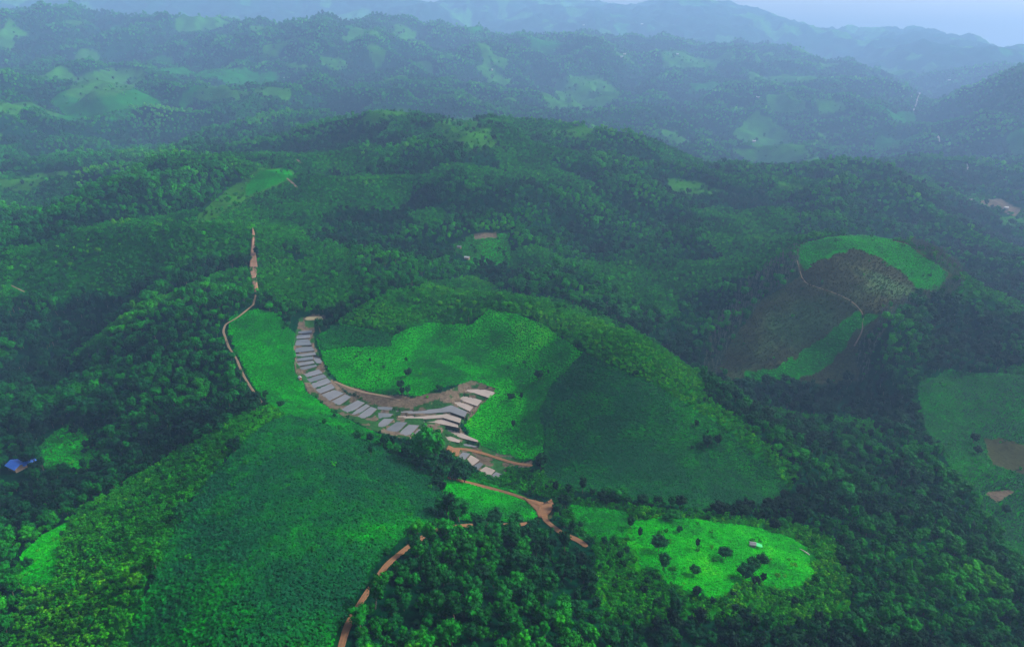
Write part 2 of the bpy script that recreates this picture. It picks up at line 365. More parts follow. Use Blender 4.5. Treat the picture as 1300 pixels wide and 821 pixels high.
# ------------------------------------------------------------------ roads and paths (centre lines), width in metres
def wline(pts, step=3.0):
    d = dens(pts, step, False); return hit(d[:, 0], d[:, 1])
def resample(L, step):
    d = np.concatenate([[0], np.cumsum(np.hypot(np.diff(L[:, 0]), np.diff(L[:, 1])))])
    n = max(3, int(d[-1]/step)); t = np.linspace(0, d[-1], n)
    return np.stack([np.interp(t, d, L[:, k]) for k in range(3)], 1)
def smooth(L, k=3):
    for _ in range(k):
        L[1:-1] = (L[:-2]+2*L[1:-1]+L[2:])/4
    return L
ROADS = [
 ('dirt_road', 'red', 2.3, 'red dirt road curving up from the bottom edge through the dark wood', [(425,850),(440,795),(460,760),(478,735),(490,717),(515,696),(540,679),(558,670),(580,667),(612,666),(640,666),(668,665),(684,660)]),
 ('dirt_road', 'red', 2.4, 'red dirt road running down the spur from the big twin trees to the junction', [(568,606),(590,611),(612,617),(640,624),(665,632),(680,642),(690,656)]),
 ('dirt_road', 'red', 2.8, 'short tan dirt spur leaving the road junction towards the lower right', [(697,636),(690,648),(692,660),(712,676),(726,682),(738,687),(745,694)]),
 ('dirt_track', 'red', 2.6, 'rust red track cut along the bank under the green bowl', [(566,570),(580,569),(592,570),(613,575),(634,582),(654,588),(676,591)]),
 ('dirt_track', 'tan', 2.4, 'brown track along the upper bank of the paddies', [(424,484),(440,491),(462,498),(490,503),(508,508)]),
 ('dirt_path', 'tan', 1.5, 'tan footpath winding down the left edge of the bright grass field', [(322,386),(310,396),(300,404),(286,411),(283,420),(290,440),(300,455),(308,475),(316,488),(324,500),(335,514)]),
 ('dirt_path', 'tan', 1.4, 'short stretch of path below the strip of bare soil on the wooded ridge', [(325,372),(323,380),(321,388)]),
 ('footpath', 'tan', 1.0, 'thin footpath crossing the brown bare hill', [(1012,330),(1018,352),(1024,360),(1042,366),(1060,372),(1078,380),(1088,388),(1096,398),(1095,420),(1084,440)]),
 ('dirt_path', 'tan', 1.6, 'faint path by the clearing on the far left', [(14,362),(22,366),(32,371)]),
 ('dirt_path', 'tan', 3.0, 'short pale path beside the grassy slope on the upper left', [(364,226),(370,231),(377,238)]),
 ('dirt_path', 'tan', 3.0, 'tiny zigzag of pale path on the wooded ridge at the upper left', [(375,202),(380,205),(384,208)]),
 ('valley_road', 'pale', 7, 'pale road glimpsed in the far valley on the right, upper stretch', [(1168,119),(1165,126),(1162,136),(1160,141)]),
 ('valley_road', 'pale', 7, 'pale road glimpsed in the far valley on the right, middle stretch', [(1190,171),(1192,175),(1193,180)]),
 ('valley_road', 'pale', 6, 'pale road glimpsed in the far valley on the right, lower stretch', [(1228,208),(1229,214),(1227,220)]),
]
# ------------------------------------------------------------------ rice paddies, traced from above
def z1(p): return [(360+a/6.844, 390+b/6.844) for a, b in p]
def z2(p): return [(480+a/5.865, 480+b/5.865) for a, b in p]
def z3(p): return [(430+a/3.023, 480+b/3.023) for a, b in p]
PADDY = [z1(p) for p in (
 [(130,205),(240,200),(238,222),(128,228)], [(122,240),(225,235),(228,262),(112,272)], [(112,282),(212,278),(240,325),(100,330)],
 [(108,348),(240,340),(262,375),(98,392)], [(102,405),(268,388),(275,412),(108,430)], [(108,445),(250,428),(255,450),(112,468)],
 [(258,430),(290,428),(328,465),(325,485),(285,482)], [(115,485),(245,462),(268,483),(135,508)], [(138,522),(270,494),(288,512),(160,545)],
 [(170,580),(300,540),(335,570),(205,605)], [(200,622),(342,580),(370,605),(232,652)],
 [(238,665),(375,615),(410,650),(265,702)], [(278,715),(412,665),(440,700),(320,747)])]
PADDY += [z3(p) for p in (
 [(-68,62),(-18,45),(18,58),(-35,85)], [(-30,88),(22,62),(45,72),(2,103)], [(8,120),(72,85),(98,95),(35,138)],
 [(40,142),(104,100),(118,107),(62,146)], [(68,150),(122,110),(145,118),(96,164)])]
PADDY += [z2(p) for p in (
 [(645,98),(670,82),(790,85),(870,105),(825,146),(720,108)], [(602,150),(640,130),(770,165),(735,205),(640,170)],
 [(560,180),(600,172),(705,215),(680,245),(600,205)],
 [(110,235),(180,245),(330,240),(460,225),(540,200),(660,250),(640,288),(530,250),(400,258),(250,266),(115,252)],
 [(120,285),(180,275),(330,285),(510,266),(615,300),(605,332),(480,294),(330,302),(230,308),(130,298)],
 [(305,320),(400,322),(480,306),(590,345),(594,366),(480,343),(440,333),(310,330)],
 [(500,380),(560,385),(740,460),(735,472),(640,448),(560,418),(500,398)], [(490,430),(540,435),(610,462),(600,478),(520,458)],
 [(0,212),(104,217),(96,236),(0,230)], [(5,258),(108,266),(86,286),(40,288),(5,310)], [(2,340),(45,302),(114,304),(32,380),(2,382)],
 [(50,388),(138,327),(213,330),(130,412),(80,416)], [(138,424),(228,347),(303,352),(212,442)], [(248,425),(302,378),(330,380),(325,430)],
 [(242,447),(335,447),(320,493),(272,474)], [(598,588),(632,552),(680,562),(645,603)], [(662,600),(692,574),(750,610),(702,648)],
 [(704,660),(757,628),(780,640),(737,680)], [(757,690),(802,658),(868,686),(825,732)], [(838,734),(877,700),(915,715),(892,740)],
 [(625,486),(660,490),(740,508),(715,512),(640,500)])]

ROADW = []
for nm, kd, wd, lab, pts in ROADS:
    L = wline(pts); L[:, 2] = height(L[:, 0], L[:, 1])
    step = 1.5 if wd < 5 else 8
    L = smooth(resample(L, step), 4 if wd < 5 else 1)
    if wd < 5: L[:, 2] = height(L[:, 0], L[:, 1]); L = smooth(L, 3)
    ROADW.append((nm, kd, wd, lab, L))

PADW = []
for pts in PADDY:
    d = dens(pts, 1.5); h = hit(d[:, 0], d[:, 1])
    zc = float(np.median(h[:, 2]))
    a, e = ray(d[:, 0], d[:, 1]); r = (zc-CAMZ)/e          # cut the level surface where it is seen
    q = np.stack([r*np.sin(a), r*np.cos(a)], 1); c = q.mean(0)
    dq = q-c; PADW.append((c+dq*(1+.45/np.maximum(np.hypot(dq[:, 0], dq[:, 1])[:, None], 1)), zc))

# cut roads and terraces into the ground
mask_path = np.zeros(Z.shape, bool)
for nm, kd, wd, lab, L in ROADW:
    x0, y0 = L[:, :2].min(0)-8; x1, y1 = L[:, :2].max(0)+8
    idx = np.argwhere((xs > x0) & (xs < x1) & (ys > y0) & (ys < y1))
    if not len(idx): continue
    X = xs[idx[:, 0], idx[:, 1]]; Y = ys[idx[:, 0], idx[:, 1]]
    best = np.full(len(X), 1e9); bz = np.zeros(len(X))
    for p in L:
        d = np.hypot(X-p[0], Y-p[1]); m = d < best; best[m] = d[m]; bz[m] = p[2]
    t = 1-sstep(wd*.5+1.3, wd*.5+3.6, best)
    zz = Z[idx[:, 0], idx[:, 1]]
    Z[idx[:, 0], idx[:, 1]] = zz*(1-t)+(bz-.12)*t
PADT = np.zeros(Z.shape, bool)
for P_, zc in PADW:                         # earth bank under each level paddy
    c = P_.mean(0); dq = P_-c
    Pb = c+dq*(1+2.0/np.maximum(np.hypot(dq[:, 0], dq[:, 1])[:, None], 1))
    m = inside(xs, ys, Pb) & (Z > zc-5)
    Z[m] = np.maximum(Z[m], zc-.55)
for P_, zc in PADW:
    m = inside(xs, ys, P_)
    Z[m] = zc-.45; PADT |= m

CL = classify(xs, ys)
cover = np.zeros(Z.shape+(3,))
for c, colr in COVER.items(): cover[CL == c] = colr
nz = fbm(xs, ys, 34, 611, 3)[..., None]
cover *= (1+.35*nz)
vf = inside(xs, ys, PN['valley_floor'])
t = (fbm(xs, ys, 7, 71, 2) > -.05)[..., None] & vf[..., None]
cover = np.where(t, np.array((.012, .050, .012)), cover)
bh = inside(xs, ys, PN['brown_hill']) & (CL == BROWN)
t = sstep(-.05, .45, fbm(xs, ys, 60, 711, 3))[..., None]*bh[..., None]*.55
cover = cover*(1-t)+np.array((.030, .085, .030))*t
gb = inside(xs, ys, PN['grass_bowl'])
t = (sstep(.0, .5, fbm(xs, ys, 45, 721, 3))*gb)[..., None]*.35
cover = cover*(1-t)+np.array((.004, .085, .022))*t

M_GROUND = ground_material()
def build_terrain():
    verts = np.stack([xs, ys, Z], -1).reshape(-1, 3)
    i = np.arange(NA-1)[:, None]; j = np.arange(NR-1)[None]
    q = np.stack([i*NR+j, i*NR+j+1, (i+1)*NR+j+1, (i+1)*NR+j], -1).reshape(-1, 4)
    colr = cover.reshape(-1, 3)
    # the rest of the circle, behind and beside the view, and the ground underneath
    nb = 90
    ab = np.linspace(AZF, 2*math.pi-AZF, nb); rb = np.exp(fl)[::10]
    jj = np.arange(0, NR, 10)
    xb = np.sin(ab)[:, None]*rb; yb = np.cos(ab)[:, None]*rb
    zb = height0(xb, yb)
    zb[0] = Z[-1, jj]; zb[-1] = Z[0, jj]
    off = len(verts); m = len(rb)
    vb = np.stack([xb, yb, zb], -1).reshape(-1, 3)
    i = np.arange(nb-1)[:, None]; j = np.arange(m-1)[None]
    qb = np.stack([i*m+j, i*m+j+1, (i+1)*m+j+1, (i+1)*m+j], -1).reshape(-1, 4)+off
    inner = np.concatenate([np.arange(NA)*NR, off+np.arange(nb)[1:-1]*m])
    ctr = off+len(vb)
    tri = np.array([(inner[k], inner[(k+1) % len(inner)], ctr) for k in range(len(inner))])
    V = np.concatenate([verts, vb, [[0, 0, CAMZ-205]]])
    cb = np.tile(np.array(COVER[FOREST]), (len(vb)+1, 1))
    C = np.concatenate([colr, cb])
    me = bpy.data.meshes.new('terrain')
    Q = np.concatenate([q, qb])
    me.vertices.add(len(V)); me.vertices.foreach_set('co', V.astype(np.float32).ravel())
    nl = len(Q)*4+len(tri)*3
    me.loops.add(nl); me.loops.foreach_set('vertex_index', np.concatenate([Q.ravel(), tri.ravel()]).astype(np.int32))
    me.polygons.add(len(Q)+len(tri))
    st = np.concatenate([np.arange(len(Q))*4, len(Q)*4+np.arange(len(tri))*3]).astype(np.int32)
    me.polygons.foreach_set('loop_start', st)
    me.polygons.foreach_set('use_smooth', np.ones(len(Q)+len(tri), bool))
    me.update(calc_edges=True)
    at = me.attributes.new('cover', 'FLOAT_COLOR', 'POINT')
    at.data.foreach_set('color', np.concatenate([C, np.ones((len(C), 1))], 1).astype(np.float32).ravel())
    me.materials.append(M_GROUND)
    me.validate()
    o = bpy.data.objects.new('terrain', me); COL.objects.link(o)
    o['kind'] = 'structure'
    return o
build_terrain()

def mesh_obj(name, V, Fc, mat, parent=None, smooth=False, mats=None, mi=None):
    me = bpy.data.meshes.new(name); me.from_pydata([tuple(map(float, v)) for v in V], [], [tuple(map(int, f)) for f in Fc])
    for m in ([mat] if mats is None else mats): me.materials.append(m)
    if mi is not None: me.polygons.foreach_set('material_index', np.array(mi, np.int32))
    if smooth: me.polygons.foreach_set('use_smooth', np.ones(len(me.polygons), bool))
    me.update()
    o = bpy.data.objects.new(name, me); COL.objects.link(o)
    if parent: o.parent = parent
    return o
def tag(o, label=None, cat=None, group=None, kind=None):
    if label: o['label'] = label
    if cat: o['category'] = cat
    if group: o['group'] = group
    if kind: o['kind'] = kind
    return o

# ------------------------------------------------------------------ haze: the moist air of the valley
def build_haze():
    a = 10600
    zlo = min(float(Z.min())-1, -60) - 60
    V = [(x, y, z) for z in (zlo, float(Z.max())+60) for y in (-a, a) for x in (-a, a)]
    o = mesh_obj('haze', V, [(0, 2, 3, 1), (4, 5, 7, 6), (0, 1, 5, 4), (2, 6, 7, 3), (0, 4, 6, 2), (1, 3, 7, 5)], None, mats=[])
    m = bpy.data.materials.new('haze_air'); m.use_nodes = True; t = m.node_tree; t.nodes.clear()
    pv = t.nodes.new('ShaderNodeVolumePrincipled'); out = t.nodes.new('ShaderNodeOutputMaterial')
    pv.inputs['Color'].default_value = HAZE_COLOR+(1,); pv.inputs['Density'].default_value = HAZE_DENSITY; pv.inputs['Anisotropy'].default_value = .1
    t.links.new(pv.outputs[0], out.inputs['Volume'])
    o.data.materials.append(m)
    tag(o, 'pale blue mist thickening over the distant hills', 'haze', kind='stuff')
build_haze()

# ------------------------------------------------------------------ roads
M_RED = simple('red_laterite', (.13, .068, .033), .95, .1, (.6, .35))
M_TAN = simple('tan_dirt', (.13, .095, .062), .95, .1, (.6, .35))
M_PALE = simple('pale_gravel', (.17, .16, .15), .95, .1, (.05, .15))
def ribbon(name, kd, wd, lab, L):
    V, Fc = [], []
    n = len(L); offs = np.linspace(-.5, .5, 5)
    for k in range(n):
        t = L[min(k+1, n-1), :2]-L[max(k-1, 0), :2]; t = t/(np.hypot(*t)+1e-9); nrm = np.array((t[1], -t[0]))
        ww = wd*(1+.25*float(vnoise(np.array([k*1.5]), np.array([wd]), 7, 88)[0]))
        if k in (0, n-1): ww *= .4
        for o_ in offs:
            p = L[k, :2]+nrm*ww*o_; V.append((p[0], p[1], L[k, 2]+.12+(.04 if abs(o_) < .1 else -.03 if abs(o_) < .3 else 0)-(.0 if abs(o_) < .45 else .0)))
        for sgn in (-1, 1):
            p = L[k, :2]+nrm*(ww*.5+.5)*sgn; V.append((p[0], p[1], L[k, 2]-.9))
    for k in range(n-1):
        a = k*7; b = a+7
        for j in range(4): Fc.append((a+j, a+j+1, b+j+1, b+j))
        Fc.append((a+5, a, b, b+5)); Fc.append((a+4, a+6, b+6, b+4))
    o = mesh_obj(name, V, Fc, {'red': M_RED, 'tan': M_TAN, 'pale': M_PALE}[kd], smooth=False)
    tag(o, lab, 'road', kind='structure')
for rd in ROADW: ribbon(*rd)

def patch(name, pts, mat, lab, h=.25, cat='ground', sub=3.0):
    """irregular sheet of bare ground lying on the slope, with thickness"""
    P2 = wpoly(pts)
    c = P2.mean(0); V, Fc = [], []
    rings = 5
    for k in range(rings+1):
        t = k/rings
        for p in P2:
            q = c+(p-c)*t; V.append((q[0], q[1], float(height(q[0], q[1]))+h))
    n = len(P2)
    for p in P2: V.append((p[0], p[1], float(height(p[0], p[1]))-.8))
    for k in range(rings+1):
        for i in range(n):
            Fc.append((k*n+i, k*n+(i+1) % n, (k+1)*n+(i+1) % n, (k+1)*n+i))
    o = mesh_obj(name, V, Fc, mat, smooth=True); tag(o, lab, cat, kind='structure'); return o
patch('road_junction', [(664,632),(680,636),(694,640),(700,634),(703,640),(700,648),(694,655),(684,657),(680,648),(672,640)], M_RED, 'worn red dirt junction where the tracks meet', .45)
patch('bare_soil', z2([(490,545),(525,500),(560,515),(610,530),(595,578),(540,585),(500,575)]), M_RED, 'rust red heap of bare soil beside the lower paddies', .5)
patch('bare_slope', [(321,289),(324,300),(323,310),(327,340),(325,356),(328,368),(324,374),(320,360),(317,342),(319,315)], simple('pinkish_soil', (.16, .095, .06), .95, .1, (.3, .4)), 'long narrow strip of bare pinkish soil on the wooded ridge', 2.2)
patch('sandy_bank', z1([(175,108),(200,86),(330,84),(348,105),(335,127),(280,112),(200,114)]), simple('pale_sand', (.17, .15, .085), .95, .1, (.5, .2)), 'pale sandy bank at the head of the paddies', .4)

# ------------------------------------------------------------------ paddies
def water_material(name, col):
    m, t, b = nodes(name)
    g = t.nodes.new('ShaderNodeNewGeometry'); n = t.nodes.new('ShaderNodeTexNoise'); n.inputs['Scale'].default_value = .12; n.inputs['Detail'].default_value = 5
    mx = t.nodes.new('ShaderNodeMix'); mx.data_type = 'RGBA'
    mx.inputs[6].default_value = tuple(c*.72 for c in col)+(1,); mx.inputs[7].default_value = tuple(c*1.25 for c in col)+(1,)
    t.links.new(g.outputs['Position'], n.inputs['Vector']); t.links.new(n.outputs['Fac'], mx.inputs[0]); t.links.new(mx.outputs[2], b.inputs['Base Color'])
    b.inputs['Roughness'].default_value = .22; b.inputs['Specular IOR Level'].default_value = .5; b.inputs['IOR'].default_value = 1.33
    n2 = t.nodes.new('ShaderNodeTexNoise'); n2.inputs['Scale'].default_value = 1.2; t.links.new(g.outputs['Position'], n2.inputs['Vector'])
    bp = t.nodes.new('ShaderNodeBump'); bp.inputs['Strength'].default_value = .15; bp.inputs['Distance'].default_value = .1; t.links.new(n2.outputs['Fac'], bp.inputs['Height']); t.links.new(bp.outputs[0], b.inputs['Normal'])
    return m
M_W = [water_material('muddy_water_grey', (.11, .115, .12)), water_material('muddy_water_buff', (.22, .185, .155)), water_material('muddy_water_dull', (.085, .095, .10))]
M_MUD = simple('wet_mud', (.055, .042, .026), .8, .2, (1, .4))
BUFF = {18, 19, 20, 22, 23, 24, 25, 36, 34}
from mathutils.geometry import tessellate_polygon
from mathutils import Vector
for k, (P_, zc) in enumerate(PADW):
    n = len(P_)
    V = [(p[0], p[1], zc) for p in P_]+[(p[0], p[1], zc-1.6) for p in P_]
    area = .5*np.sum(P_[:, 0]*np.roll(P_[:, 1], -1)-np.roll(P_[:, 0], -1)*P_[:, 1])
    tri = tessellate_polygon([[Vector((p[0], p[1], 0)) for p in P_]])
    Fc = []
    for f in tri:
        a, b, c = [P_[i] for i in f]
        if (b[0]-a[0])*(c[1]-a[1])-(b[1]-a[1])*(c[0]-a[0]) < 0: f = f[::-1]
        Fc.append(tuple(f))
    nt_ = len(Fc)
    for i in range(n): Fc.append((i, (i+1) % n, n+(i+1) % n, n+i))
    wm = M_W[1] if k in BUFF else M_W[0] if rnd.random() < .75 else M_W[2]
    mesh_obj('rice_paddy', V, Fc, None, mats=[wm, M_MUD], mi=[0]*nt_+[1]*n)
    o = COL.objects[-1]
    tag(o, 'flooded rice paddy with muddy water in the terraced valley', 'rice paddy', 'flooded rice paddies stepping down the valley', 'structure')

# ------------------------------------------------------------------ plants: source shapes
def ico(sub):
    import bmesh
    bm = bmesh.new(); bmesh.ops.create_icosphere(bm, subdivisions=sub, radius=1)
    v = np.array([x.co[:] for x in bm.verts]); f = [[q.index for q in x.verts] for x in bm.faces]; bm.free(); return v, f
ICO1 = ico(1); ICO2 = ico(2)
def crown_geo(seed, H, Rc, nl, leaves, lsz, base_h=.3, flat=1.0, core=.78):
    g = np.random.default_rng(seed); V, Fc = [], []
    lobes = []
    for k in range(nl):
        t = (k+.5)/nl; a = k*2.4+g.uniform(-.5, .5)
        h = base_h+(1-base_h)*(.22+.62*t); prof = math.sin(math.pi*min(1, .22+.75*(1-t)))**.8
        rr = Rc*.62*prof*g.uniform(.6, 1.1)
        s = Rc*g.uniform(.38, .60)*(1-.15*t)
        lobes.append((np.array((math.cos(a)*rr, math.sin(a)*rr, h*H)), s))
    for c, s in lobes:
        v, f = ICO1
        d = 1+g.uniform(-.18, .18, len(v))
        o = len(V); V.extend(c+v*d[:, None]*s*core*np.array((1, 1, .85*flat))); Fc.extend([[i+o for i in q] for q in f])
    per = leaves//nl
    for c, s in lobes:
        for _ in range(per):
            d = g.normal(size=3); d[2] += .35; d /= np.linalg.norm(d)
            p = c+d*s*g.uniform(.78, 1.15)*np.array((1, 1, .85*flat))
            nrm = d+g.normal(size=3)*.45; nrm /= np.linalg.norm(nrm)
            t1 = np.cross(nrm, g.normal(size=3)); t1 /= np.linalg.norm(t1); t2 = np.cross(nrm, t1)
            a_, b_ = lsz*g.uniform(.6, 1.3), lsz*g.uniform(.4, .9)
            o = len(V)
            V.extend([p+t1*a_, p+t2*b_+nrm*.1*a_, p-t1*a_*.8, p-t2*b_]); Fc.append([o, o+1, o+2, o+3])
    return np.array(V), Fc, lobes
def tube_geo(pts, rad, n=6):
    V, Fc = [], []
    for k, (p, r) in enumerate(zip(pts, rad)):
        for j in range(n):
            a = 2*math.pi*j/n; V.append((p[0]+math.cos(a)*r, p[1]+math.sin(a)*r, p[2]))
    for k in range(len(pts)-1):
        for j in range(n): Fc.append([k*n+j, k*n+(j+1) % n, (k+1)*n+(j+1) % n, (k+1)*n+j])
    return np.array(V), Fc
def join(parts):
    V, Fc, mi = [], [], []; o = 0
    for v, f, m in parts:
        V.append(np.asarray(v)); Fc.extend([[i+o for i in q] for q in f]); mi.extend([m]*len(f)); o += len(v)
    return np.concatenate(V), Fc, mi
def trunk_geo(seed, H, r0, lobes):
    g = random.Random(seed)
    parts = []
    bx, by = g.uniform(-.3, .3), g.uniform(-.3, .3)
    parts.append((*tube_geo([(0, 0, -1.5), (0, 0, .3), (bx, by, H*.3), (bx*1.5, by*1.5, H*.6), (bx, by, H*.82)], [r0*1.5, r0*1.15, r0*.85, r0*.5, r0*.15]), 0))
    for c, s in lobes[:6]:
        s0 = np.array((bx, by, H*.3)); e = c
        parts.append((*tube_geo([s0, s0*.5+e*.5+np.array((0, 0, -.2)), e], [r0*.45, r0*.3, r0*.1], 5), 0))
    return join(parts)
def mk_mesh(name, V, Fc, mats, mi=None):
    me = bpy.data.meshes.new(name); me.from_pydata([tuple(map(float, v)) for v in V], [], Fc)
    for m in mats: me.materials.append(m)
    if mi is not None: me.polygons.foreach_set('material_index', np.array(mi, np.int32))
    me.update(); return me

# near trees: crown and trunk kept apart for the individual trees, joined for the wood
NEAR = []
specs = [(10, 4.4, 11, 620, .50, .28, 1.0), (12, 4.0, 12, 640, .50, .25, 1.1), (9, 4.8, 12, 620, .52, .30, .85), (14, 3.8, 13, 640, .48, .3, 1.2), (8.5, 3.4, 8, 480, .46, .2, 1.0), (11, 5.2, 14, 720, .52, .35, .9)]
for k, (H, Rc, nl, lv, ls, bh_, fl_) in enumerate(specs):
    cv, cf, lob = crown_geo(100+k, H, Rc, nl, lv, ls, bh_, fl_)
    tv, tf, tm = trunk_geo(200+k, H, .26, lob)
    cm = mk_mesh('crown', cv, cf, [M_LEAF]); tmh = mk_mesh('trunk', tv, tf, [M_BARK])
    jv, jf, jm = join([(cv, cf, 0), (tv, tf, 1)])
    NEAR.append((cm, tmh, mk_mesh('tree', jv, jf, [M_LEAF, M_BARK], jm), H, Rc))
SRC = bpy.data.collections.new('plant_shapes')      # shapes for the woods and fields; not linked to the scene
def src(name, me):
    o = bpy.data.objects.new(name, me); return o
def source_collection(name, meshes):
    c = bpy.data.collections.new(name)
    for k, me in enumerate(meshes): c.objects.link(bpy.data.objects.new('%s_%02d' % (name, k), me))
    return c
C_NEAR = source_collection('tree_shape', [n[2] for n in NEAR])
far_m = []
for k in range(5):
    H, Rc = (9.5, 10.5, 8.5, 12, 9)[k], (4.4, 3.9, 4.6, 3.9, 4.0)[k]
    cv, cf, lob = crown_geo(300+k, H, Rc, 6, 130, .85, .25, 1.0, .85)
    far_m.append(mk_mesh('far_tree', cv, cf, [M_LEAF]))
C_FAR = source_collection('far_tree_shape', far_m)
bush_m = []
for k in range(4):
    cv, cf, lob = crown_geo(400+k, 2.6+.4*k, 1.8, 5, 130, .34, .0, .8)
    bush_m.append(mk_mesh('bush', cv, cf, [M_LEAF]))
C_BUSH = source_collection('bush_shape', bush_m)
crop_m = []
for k in range(4):
    g = np.random.default_rng(500+k); V, Fc = [], []
    for j in range(16):
        a = g.uniform(0, 6.28); r0 = g.uniform(0, .45); b0 = np.array((math.cos(a*2)*r0, math.sin(a*2)*r0, 0))
        d = np.array((math.cos(a), math.sin(a), 0)); s = np.array((-d[1], d[0], 0)); L_ = g.uniform(.6, 1.05); h = g.uniform(.35, .7)
        o = len(V); wv = .17
        V.extend([b0+s*wv, b0-s*wv, b0+d*L_*.5-s*wv*1.6+np.array((0, 0, h)), b0+d*L_*.5+s*wv*1.6+np.array((0, 0, h)), b0+d*L_+np.array((0, 0, h*.85))])
        Fc.append([o, o+1, o+2, o+3]); Fc.append([o+3, o+2, o+4])
    crop_m.append(mk_mesh('crop', V, Fc, [M_CROP]))
C_CROP = source_collection('crop_plant_shape', crop_m)
bare_m = []
for k in range(3):
    g = random.Random(600+k); parts = []
    H = (8, 10, 7)[k]
    parts.append((*tube_geo([(0, 0, -1), (g.uniform(-.2, .2), 0, H*.5), (g.uniform(-.5, .5), .3, H)], [.22, .15, .04], 5), 0))
    for j in range(16):
        z0 = H*g.uniform(.3, .9); a = g.uniform(0, 6.28); l = g.uniform(1.2, 2.6)*(1.2-z0/H*.6)
        e = (math.cos(a)*l, math.sin(a)*l, z0+l*.9)
        parts.append((*tube_geo([(0, 0, z0), (e[0]*.5, e[1]*.5, z0+l*.35), e], [.08, .06, .02], 4), 0))
        for q in range(5):
            c = np.array(e)*(.6+.1*q)+np.array([g.uniform(-.5, .5) for _ in range(3)]); c[2] = z0+l*(.3+.15*q)+g.uniform(-.4, .6)
            t1 = np.array([g.uniform(-1, 1) for _ in range(3)])*.35; t2 = np.array([g.uniform(-1, 1) for _ in range(3)])*.22
            parts.append(([c+t1, c+t2, c-t1, c-t2], [[0, 1, 2, 3]], 1))
    V, Fc, mi = join(parts); bare_m.append(mk_mesh('bare_tree', V, Fc, [M_GREYTWIG, simple('dull_leaves', (.05, .07, .045), .8, .1)], mi))
C_BARE = source_collection('bare_tree_shape', bare_m)

def instancer(name, pts, scl, rot, idx, tint, coll, label, cat, squash=None):
    """one uncountable mass of plants standing on the ground"""
    me = bpy.data.meshes.new(name); n = len(pts)
    me.vertices.add(n); me.vertices.foreach_set('co', np.asarray(pts, np.float32).ravel())
    def fa_(nm, typ, data, key='value'):
        a = me.attributes.new(nm, typ, 'POINT'); a.data.foreach_set(key, data)
    fa_('scl', 'FLOAT_VECTOR', np.asarray(scl, np.float32).ravel(), 'vector')
    fa_('rot', 'FLOAT_VECTOR', np.asarray(rot, np.float32).ravel(), 'vector')
    fa_('idx', 'INT', np.asarray(idx, np.int32)); fa_('tint', 'FLOAT', np.asarray(tint, np.float32))
    me.update()
    o = bpy.data.objects.new(name, me); COL.objects.link(o)
    ng = bpy.data.node_groups.new(name, 'GeometryNodeTree')
    ng.interface.new_socket('Geometry', in_out='INPUT', socket_type='NodeSocketGeometry'); ng.interface.new_socket('Geometry', in_out='OUTPUT', socket_type='NodeSocketGeometry')
    gi = ng.nodes.new('NodeGroupInput'); go = ng.nodes.new('NodeGroupOutput')
    ip = ng.nodes.new('GeometryNodeInstanceOnPoints'); ci = ng.nodes.new('GeometryNodeCollectionInfo')
    ci.inputs['Collection'].default_value = coll; ci.inputs['Separate Children'].default_value = True; ci.inputs['Reset Children'].default_value = True
    def na(nm, dt):
        x = ng.nodes.new('GeometryNodeInputNamedAttribute'); x.data_type = dt; x.inputs['Name'].default_value = nm; return x.outputs['Attribute']
    ng.links.new(gi.outputs[0], ip.inputs['Points']); ng.links.new(ci.outputs[0], ip.inputs['Instance'])
    ip.inputs['Pick Instance'].default_value = True
    ng.links.new(na('idx', 'INT'), ip.inputs['Instance Index']); ng.links.new(na('scl', 'FLOAT_VECTOR'), ip.inputs['Scale'])
    e2r = ng.nodes.new('FunctionNodeEulerToRotation'); ng.links.new(na('rot', 'FLOAT_VECTOR'), e2r.inputs[0]); ng.links.new(e2r.outputs[0], ip.inputs['Rotation'])
    ng.links.new(ip.outputs[0], go.inputs[0])
    md = o.modifiers.new('plants', 'NODES'); md.node_group = ng
    tag(o, label, cat, kind='stuff')
    return o

def scatter(r0, r1, spacing, power=.45, az=.88, jit=.42):
    """jittered points whose spacing widens slowly with distance"""
    X, Y, S = [], [], []
    r = r0
    while r < r1:
        s = spacing*(max(r, 500)/500)**power
        n = int(2*az*r/s)
        a = (np.arange(n)+.5+rng.uniform(-jit, jit, n))/n*2*az-az
        rr = r+rng.uniform(-jit, jit, n)*s
        X.append(rr*np.sin(a)); Y.append(rr*np.cos(a)); S.append(np.full(n, s/spacing)); r += s*.9
    return np.concatenate(X), np.concatenate(Y), np.concatenate(S)

def seen(x, y, z, tol=22.0, marg=90):
    """keep what could come into view from here or from a few steps away"""
    u, v, d = project(x, y, z)
    m = (u > -marg) & (u < 1300+marg) & (v < 821+marg*1.3)
    r = np.hypot(x, y); a = np.arctan2(x, y)
    em = bilin(EMAX, fa, fl, a, np.log(r*.985))
    e = (z+tol-CAMZ)/r
    return m & (e >= em)

def PADT_at(x, y):
    m = np.zeros(x.shape, bool)
    for P_, zc in PADW:
        c = P_.mean(0); rr = np.hypot(P_[:, 0]-c[0], P_[:, 1]-c[1]).max()+2
        k = np.where(np.hypot(x-c[0], y-c[1]) < rr)[0]
        if len(k): m[k] |= inside(x[k], y[k], P_)
    return m
def near_path(x, y, extra=1.5):
    m = np.zeros(x.shape, bool)
    for nm, kd, wd, lab, L in ROADW:
        x0, y0 = L[:, :2].min(0)-12; x1, y1 = L[:, :2].max(0)+12
        k = np.where((x > x0) & (x < x1) & (y > y0) & (y < y1))[0]
        if not len(k): continue
        for p in L: m[k[np.hypot(x[k]-p[0], y[k]-p[1]) < wd*.5+extra]] = True
    return m

